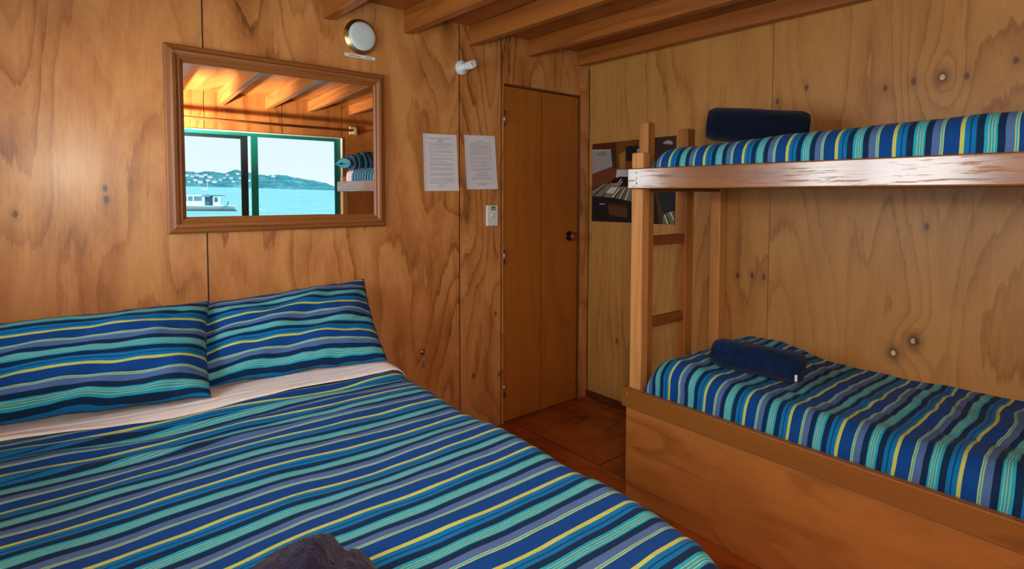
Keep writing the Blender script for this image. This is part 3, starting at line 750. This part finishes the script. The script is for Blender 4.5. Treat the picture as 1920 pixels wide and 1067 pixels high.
# ------------------------------------------------------------------ window wall (seen in the mirror)
def window(nm, ax, a0, a1, z0, z1, pos, out, splits, reveal=True):
    """ax 'x': window in wall y=pos, out = outward sign on y ; ax 'y': wall x=pos"""
    def B(u0, u1, d0, d1, zz0, zz1):
        d0, d1 = sorted((pos + out * d0, pos + out * d1))
        return ((u0, d0, zz0), (u1, d1, zz1)) if ax == 'x' else ((d0, u0, zz0), (d1, u1, zz1))
    bm = bmesh.new()
    for args in ((a0, a1, .035, .075, z0, z0 + .035), (a0, a1, .035, .075, z1 - .035, z1), (a0, a0 + .032, .035, .075, z0 + .035, z1 - .035), (a1 - .032, a1, .035, .075, z0 + .035, z1 - .035)):
        lo, hi = B(*args); box(bm, lo, hi, .002)
    w = struct(nm, bm, M['alu'])
    for sidx, (s0, s1, dep, th, mat) in enumerate(splits):
        bm = bmesh.new(); top = z1 - .035; bot = z0 + .035
        for args in ((s0, s1, dep, dep + .018, bot, bot + .03), (s0, s1, dep, dep + .018, top - th, top), (s0, s0 + .06, dep, dep + .018, bot + .03, top - th), (s1 - .06, s1, dep, dep + .018, bot + .03, top - th)):
            lo, hi = B(*args); box(bm, lo, hi, .0015)
        s = obj('sash', bm, M[mat], w)
        bm = bmesh.new(); lo, hi = B(s0 + .055, s1 - .055, dep + .007, dep + .011, bot + .025, top - th + .005); box(bm, lo, hi); obj('glass_pane', bm, M['glass'], w)
    if reveal:
        bm = bmesh.new(); g = .0006
        for args in ((a0, a1, -.006, .034, z0 + g, z0 + .008), (a0, a1, -.006, .034, z1 - .008, z1 - g), (a0 + g, a0 + .009, -.006, .034, z0 + .008, z1 - .008), (a1 - .009, a1 - g, -.006, .034, z0 + .008, z1 - .008)):
            lo, hi = B(*args); box(bm, lo, hi)
        obj('reveal_lining', bm, M['reveal'], w)
    return w
window('window_1', 'x', W0, W1, WZ0, WZ1, LY, -1, [(W0 + .034, -1.385, .055, .03, 'alu2'), (-1.362, W1 - .01, .037, .004, 'alu')])
window('window_2', 'y', V0, V1, VZ0, VZ1, LX, -1, [(V0 + .034, -1.02, .037, .02, 'alu'), (-1.06, V1 - .034, .055, .02, 'alu')])
cr = thing('curtain_rod', 'bare brown wooden curtain rod above the window, seen in the mirror', 'curtain rod', (-1.6, LY + .075, 1.99))
bm = bmesh.new(); tube(bm, [(-2.97, LY + .075, 2.0), (-.40, LY + .075, 1.99)], .013, 14); obj('rod_pole', bm, M['rod'], cr)
for x in (-2.93, -.40):
    bm = bmesh.new(); box(bm, (x - .03, LY + .0005, 1.955), (x + .045, LY + .02, 2.035), .003); box(bm, (x - .016, LY + .02, 1.965), (x + .016, LY + .098, 1.976), .002); box(bm, (x - .016, LY + .09, 1.976), (x + .016, LY + .098, 2.0), .002)
    obj('rod_bracket', bm, M['bracket'], cr)

# ------------------------------------------------------------------ outside: bay, hills, launch
def sea_z(x, y): return -2.24 + .0202 * (-y) - .0214 * x
def sea_mat():
    t = NT('bay_water'); tc = t.n('ShaderNodeTexCoord'); mp = t.n('ShaderNodeMapping'); mp.inputs['Scale'].default_value = (.09, .5, 1)
    t.t.links.new(tc.outputs['Object'], mp.inputs[0])
    f = t.noise(mp.outputs[0], 1, 5, .65)
    t.base(t.ramp(f, [(.3, lin((120, 198, 196))), (.7, lin((168, 226, 220)))]), .7, 0, .1); return t.m
M['sea'] = sea_mat()
bm = bmesh.new(); vs = [bm.verts.new((x, y, sea_z(x, y))) for x, y in ((-90, -5), (90, -5), (900, -1000), (-420, -1000))]; bm.faces.new(vs)
struct('sea', bm, M['sea'])
HP = [(-400, 24), (-200, 34), (0, 40), (80, 35), (129, 37), (147, 34), (166, 38), (186, 35), (202, 41), (215, 38), (235, 35), (252, 32.5), (272, 35), (291, 31.5), (324, 26.5), (352, 21), (375, 13.5), (400, 11.5), (460, 16), (560, 14), (700, 4)]
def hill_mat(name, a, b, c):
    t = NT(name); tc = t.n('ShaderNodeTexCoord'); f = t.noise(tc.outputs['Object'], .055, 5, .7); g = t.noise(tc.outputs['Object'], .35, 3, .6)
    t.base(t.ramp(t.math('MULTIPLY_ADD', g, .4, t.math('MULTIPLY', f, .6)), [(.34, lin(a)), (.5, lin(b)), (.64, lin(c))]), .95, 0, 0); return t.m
M['hill'] = hill_mat('hazed_wooded_hill', (30, 104, 124), (70, 144, 152), (124, 184, 176))  # pale teal tones have the distance haze baked into the hill colour
bm = bmesh.new()
def hill(a, b):
    X = lerp(-400, 700, a); top = interp(X, HP); y = -lerp(700, 860, b)
    k = -y / 1000.0
    x = -1.9 + (X + 1.9) * k
    shore = sea_z(x, -700) - .5
    ztop = 1.3 + (top - 1.3) * .86
    z = lerp(shore, ztop, math.sin(b * PI / 2) ** .8) + (1.5 * nz(x * .03, b * 3, 1) + 1.4 * nz(x * .10, b * 9, 2) + 1.3 * nz(x * .27, b * 14, 3)) * sm(0, .2, b)
    return Vector((x, y, z)), (a, b)
gridmesh(bm, 520, 24, hill); struct('hill', bm, M['hill'])
M['house'] = plain('white_house_wall', (238, 236, 230), .8); M['roofm'] = plain('pale_house_roof', (196, 196, 196), .8)
rr = random.Random(5); proto = None
spots = [(132, .30), (140, .36), (147, .40), (153, .28), (159, .38), (165, .24), (135, .12), (144, .16), (151, .10), (162, .14), (171, .10), (186, .34), (191, .44), (180, .20), (196, .24), (206, .38), (209, .28), (214, .22), (199, .12), (262, .5), (222, .16)]
for X, Z in spots:
    b = Z; Y = -lerp(700, 860, b); k = -Y / 1000; p = Vector((-1.9 + (X + 1.9) * k, Y, 0))
    zz = hill(( X + 400) / 1100, b)[0].z
    p.z = zz - .3
    if proto is None:
        bm = bmesh.new(); box(bm, (-2.6, -2, 0), (2.6, 2, 2.4)); v = [bm.verts.new(q) for q in ((-2.9, -2.2, 2.4), (2.9, -2.2, 2.4), (2.9, 2.2, 2.4), (-2.9, 2.2, 2.4), (-2.9, 0, 3.4), (2.9, 0, 3.4))]
        for f in ((0, 1, 5, 4), (2, 3, 4, 5), (0, 4, 3), (1, 2, 5)): bm.faces.new([v[i] for i in f]).material_index = 1
        proto = obj('house', bm, [M['house'], M['roofm']]); h = proto
    else: h = proto.copy(); COL.objects.link(h)
    h.location = p; s = rr.uniform(.55, .95); h.scale = (s, s, s)
    tag(h, 'tiny white house on the wooded hillside across the bay, seen in the mirror', 'house', 'houses on the far hillside')

BY = -80.0; bz = -.90
bt = thing('motor_launch', 'white motor launch with a wheelhouse and aft cockpit moored on the bay', 'boat', (9.2, BY, bz))
M['hullw'] = plain('white_hull_paint', (244, 246, 246), .4); M['tint'] = plain('tinted_cabin_glass', (92, 156, 172), .2); M['dkblue'] = plain('blue_canopy', (60, 120, 140), .5); M['bootline'] = plain('dark_boot_line', (50, 92, 104), .5)
bm = bmesh.new(); uv = None
def hull(a, b):
    s = a  # 0 stern .. 1 bow
    x = lerp(14.05, 3.6, s); half = 1.5 * (1 - max(0, (s - .45) / .55) ** 2.2) * (.9 + .1 * min(1, s * 4)); t = b * 2 - 1
    deck = .98 + .0 * s + .55 * max(0, s - .38) ** 1.2
    z = bz + deck * abs(t) ** .8 - .25; y = BY + half * math.copysign(abs(t) ** .45, t)
    return Vector((x, y, z)), (a, b)
gridmesh(bm, 30, 16, hull); hv = list(bm.verts); bm.faces.new(hv[:17])
for i in range(30):
    bm.faces.new((hv[i * 17], hv[(i + 1) * 17], hv[(i + 1) * 17 + 16], hv[i * 17 + 16]))
obj('hull', bm, M['hullw'], bt)
bm = bmesh.new(); box(bm, (4.5, BY - 1.2, bz - .1), (14.09, BY + 1.52, bz + .1), .02); obj('boot_line', bm, M['bootline'], bt)
bm = bmesh.new(); box(bm, (6.2, BY - 1.1, bz + .7), (10.35, BY + 1.1, bz + 2.12), .10, 3); c = obj('cabin', bm, M['hullw'], bt)
for x0, x1 in ((6.6, 7.5), (7.7, 8.3), (8.45, 8.95), (9.1, 10.0)):
    bm = bmesh.new(); box(bm, (x0, BY + 1.08, bz + 1.35), (x1, BY + 1.12, bz + 1.95)); obj('cabin_window', bm, M['tint'], c)
bm = bmesh.new(); box(bm, (10.1, BY - 1.15, bz + .5), (10.3, BY + 1.15, bz + 2.0)); box(bm, (11.3, BY - 1.15, bz + .5), (12.15, BY + 1.15, bz + 2.0), .03); w = obj('wheelhouse', bm, M['hullw'], bt)
bm = bmesh.new(); box(bm, (11.45, BY + 1.14, bz + 1.2), (11.85, BY + 1.18, bz + 1.8)); obj('wheelhouse_window', bm, M['dkblue'], w)
bm = bmesh.new(); box(bm, (10.32, BY - 1.0, bz + .72), (11.28, BY + .6, bz + 1.9)); obj('doorway', bm, M['dkblue'], w)
bm = bmesh.new(); box(bm, (10.0, BY - 1.2, bz + 2.0), (12.75, BY + 1.25, bz + 2.1), .03); obj('canopy_roof', bm, M['dkblue'], bt)
bm = bmesh.new(); box(bm, (12.6, BY + 1.42, bz + .25), (12.95, BY + 1.5, bz + .72)); obj('cockpit_door', bm, M['tint'], bt)
bm = bmesh.new(); tube(bm, [(10.85, BY, bz + 2.1), (10.85, BY, bz + 4.1)], .03, 8); tube(bm, [(10.3, BY, bz + 2.1), (10.3, BY, bz + 3.0)], .03, 8); box(bm, (10.2, BY - .3, bz + 2.75), (10.75, BY + .3, bz + 2.95), .04); obj('mast', bm, M['hullw'], bt)
bm = bmesh.new(); tube(bm, [(12.95, BY + 1.2, bz + .7), (13.1, BY + 1.2, bz + 1.25)], .06, 8); obj('outboard_motor', bm, M['bootline'], bt)
bm = bmesh.new()
def dink(a, b):
    t = b * 2 - 1; half = .6 * (1 - max(0, (.35 - a) / .35) ** 2 * .9)
    return Vector((lerp(15.2, 17.9, a), BY + half * t, sea_z(16, BY) - .28 + .5 * abs(t) ** 2)), (a, b)
gridmesh(bm, 14, 10, dink); dv = list(bm.verts); bm.faces.new(dv[14 * 11:]); bm.faces.new(dv[:11])
tag(obj('dinghy', bm, M['hullw']), 'small white dinghy floating astern of the launch, seen in the mirror', 'boat')

# ------------------------------------------------------------------ light
W = bpy.data.worlds.new('sky'); S.world = W; W.use_nodes = True; nt = W.node_tree; bg = nt.nodes['Background']
tc = nt.nodes.new('ShaderNodeTexCoord'); sp = nt.nodes.new('ShaderNodeSeparateXYZ'); nt.links.new(tc.outputs['Generated'], sp.inputs[0])
cr_ = nt.nodes.new('ShaderNodeValToRGB'); e = cr_.color_ramp.elements
e[0].position = 0; e[0].color = (.86, .96, 1.0, 1); e[1].position = .6; e[1].color = (.42, .68, 1.0, 1)
nt.links.new(sp.outputs['Z'], cr_.inputs[0]); nt.links.new(cr_.outputs[0], bg.inputs[0]); bg.inputs[1].default_value = 1.2
def light(nm, typ, loc, energy, color=(1, 1, 1), **kw):
    l = bpy.data.lights.new(nm, typ); l.energy = energy; l.color = color
    for k, v in kw.items(): setattr(l, k, v)
    o = bpy.data.objects.new(nm, l); COL.objects.link(o); o.location = loc; return o
o = light('sun', 'SUN', (0, 0, 30), 3.0, (1, .96, .9), angle=.02); o.rotation_euler = Vector((-.45, -.62, -.75)).to_track_quat('-Z', 'Y').to_euler()
o = light('flash', 'POINT', (-2.62, -2.58, 1.51), 44, (1, .94, .85), shadow_soft_size=.06)
o = light('bounce_flash', 'SPOT', (-2.62, -2.60, 1.50), 640, (1, .97, .92), shadow_soft_size=.05, spot_size=math.radians(96), spot_blend=.9); o.rotation_euler = Vector((.72, -.30, .80)).to_track_quat('-Z', 'Y').to_euler()
o = light('side_window_daylight', 'AREA', (LX - .45, (V0 + V1) / 2, 1.5), 74, (.92, .97, 1.0), shape='RECTANGLE', size=1.9, size_y=1.1); o.rotation_euler = (0, -PI / 2, 0)

# ------------------------------------------------------------------ camera
F, Y0 = 1034.25, 413.68; yaw, pitch, roll = .69055, .04691, .00215
cam = bpy.data.cameras.new('camera'); co = bpy.data.objects.new('camera', cam); COL.objects.link(co); S.camera = co
fwd = Vector((math.sin(yaw) * math.cos(pitch), math.cos(yaw) * math.cos(pitch), -math.sin(pitch)))
rt = Vector((math.cos(yaw), -math.sin(yaw), 0)); upc = rt.cross(fwd)
r2 = rt * math.cos(roll) + upc * math.sin(roll); u2 = -rt * math.sin(roll) + upc * math.cos(roll)
mw = Matrix.Identity(4)
for i in range(3): mw[i][0] = r2[i]; mw[i][1] = u2[i]; mw[i][2] = -fwd[i]
mw[0][3], mw[1][3], mw[2][3] = -2.70099, -2.47770, 1.33989
co.matrix_world = mw
cam.sensor_fit = 'HORIZONTAL'; cam.sensor_width = 36; cam.lens = F / 1920 * 36; cam.shift_y = -(533.5 - Y0) / 1920; cam.clip_start = .02; cam.clip_end = 3000

S.view_settings.view_transform = 'Standard'; S.view_settings.look = 'None'; S.view_settings.exposure = 0; S.view_settings.gamma = 1
S.cycles.max_bounces = 10; S.cycles.diffuse_bounces = 5; S.cycles.glossy_bounces = 5; S.cycles.transparent_max_bounces = 12
S.cycles.sample_clamp_indirect = 6; S.cycles.use_denoising = True
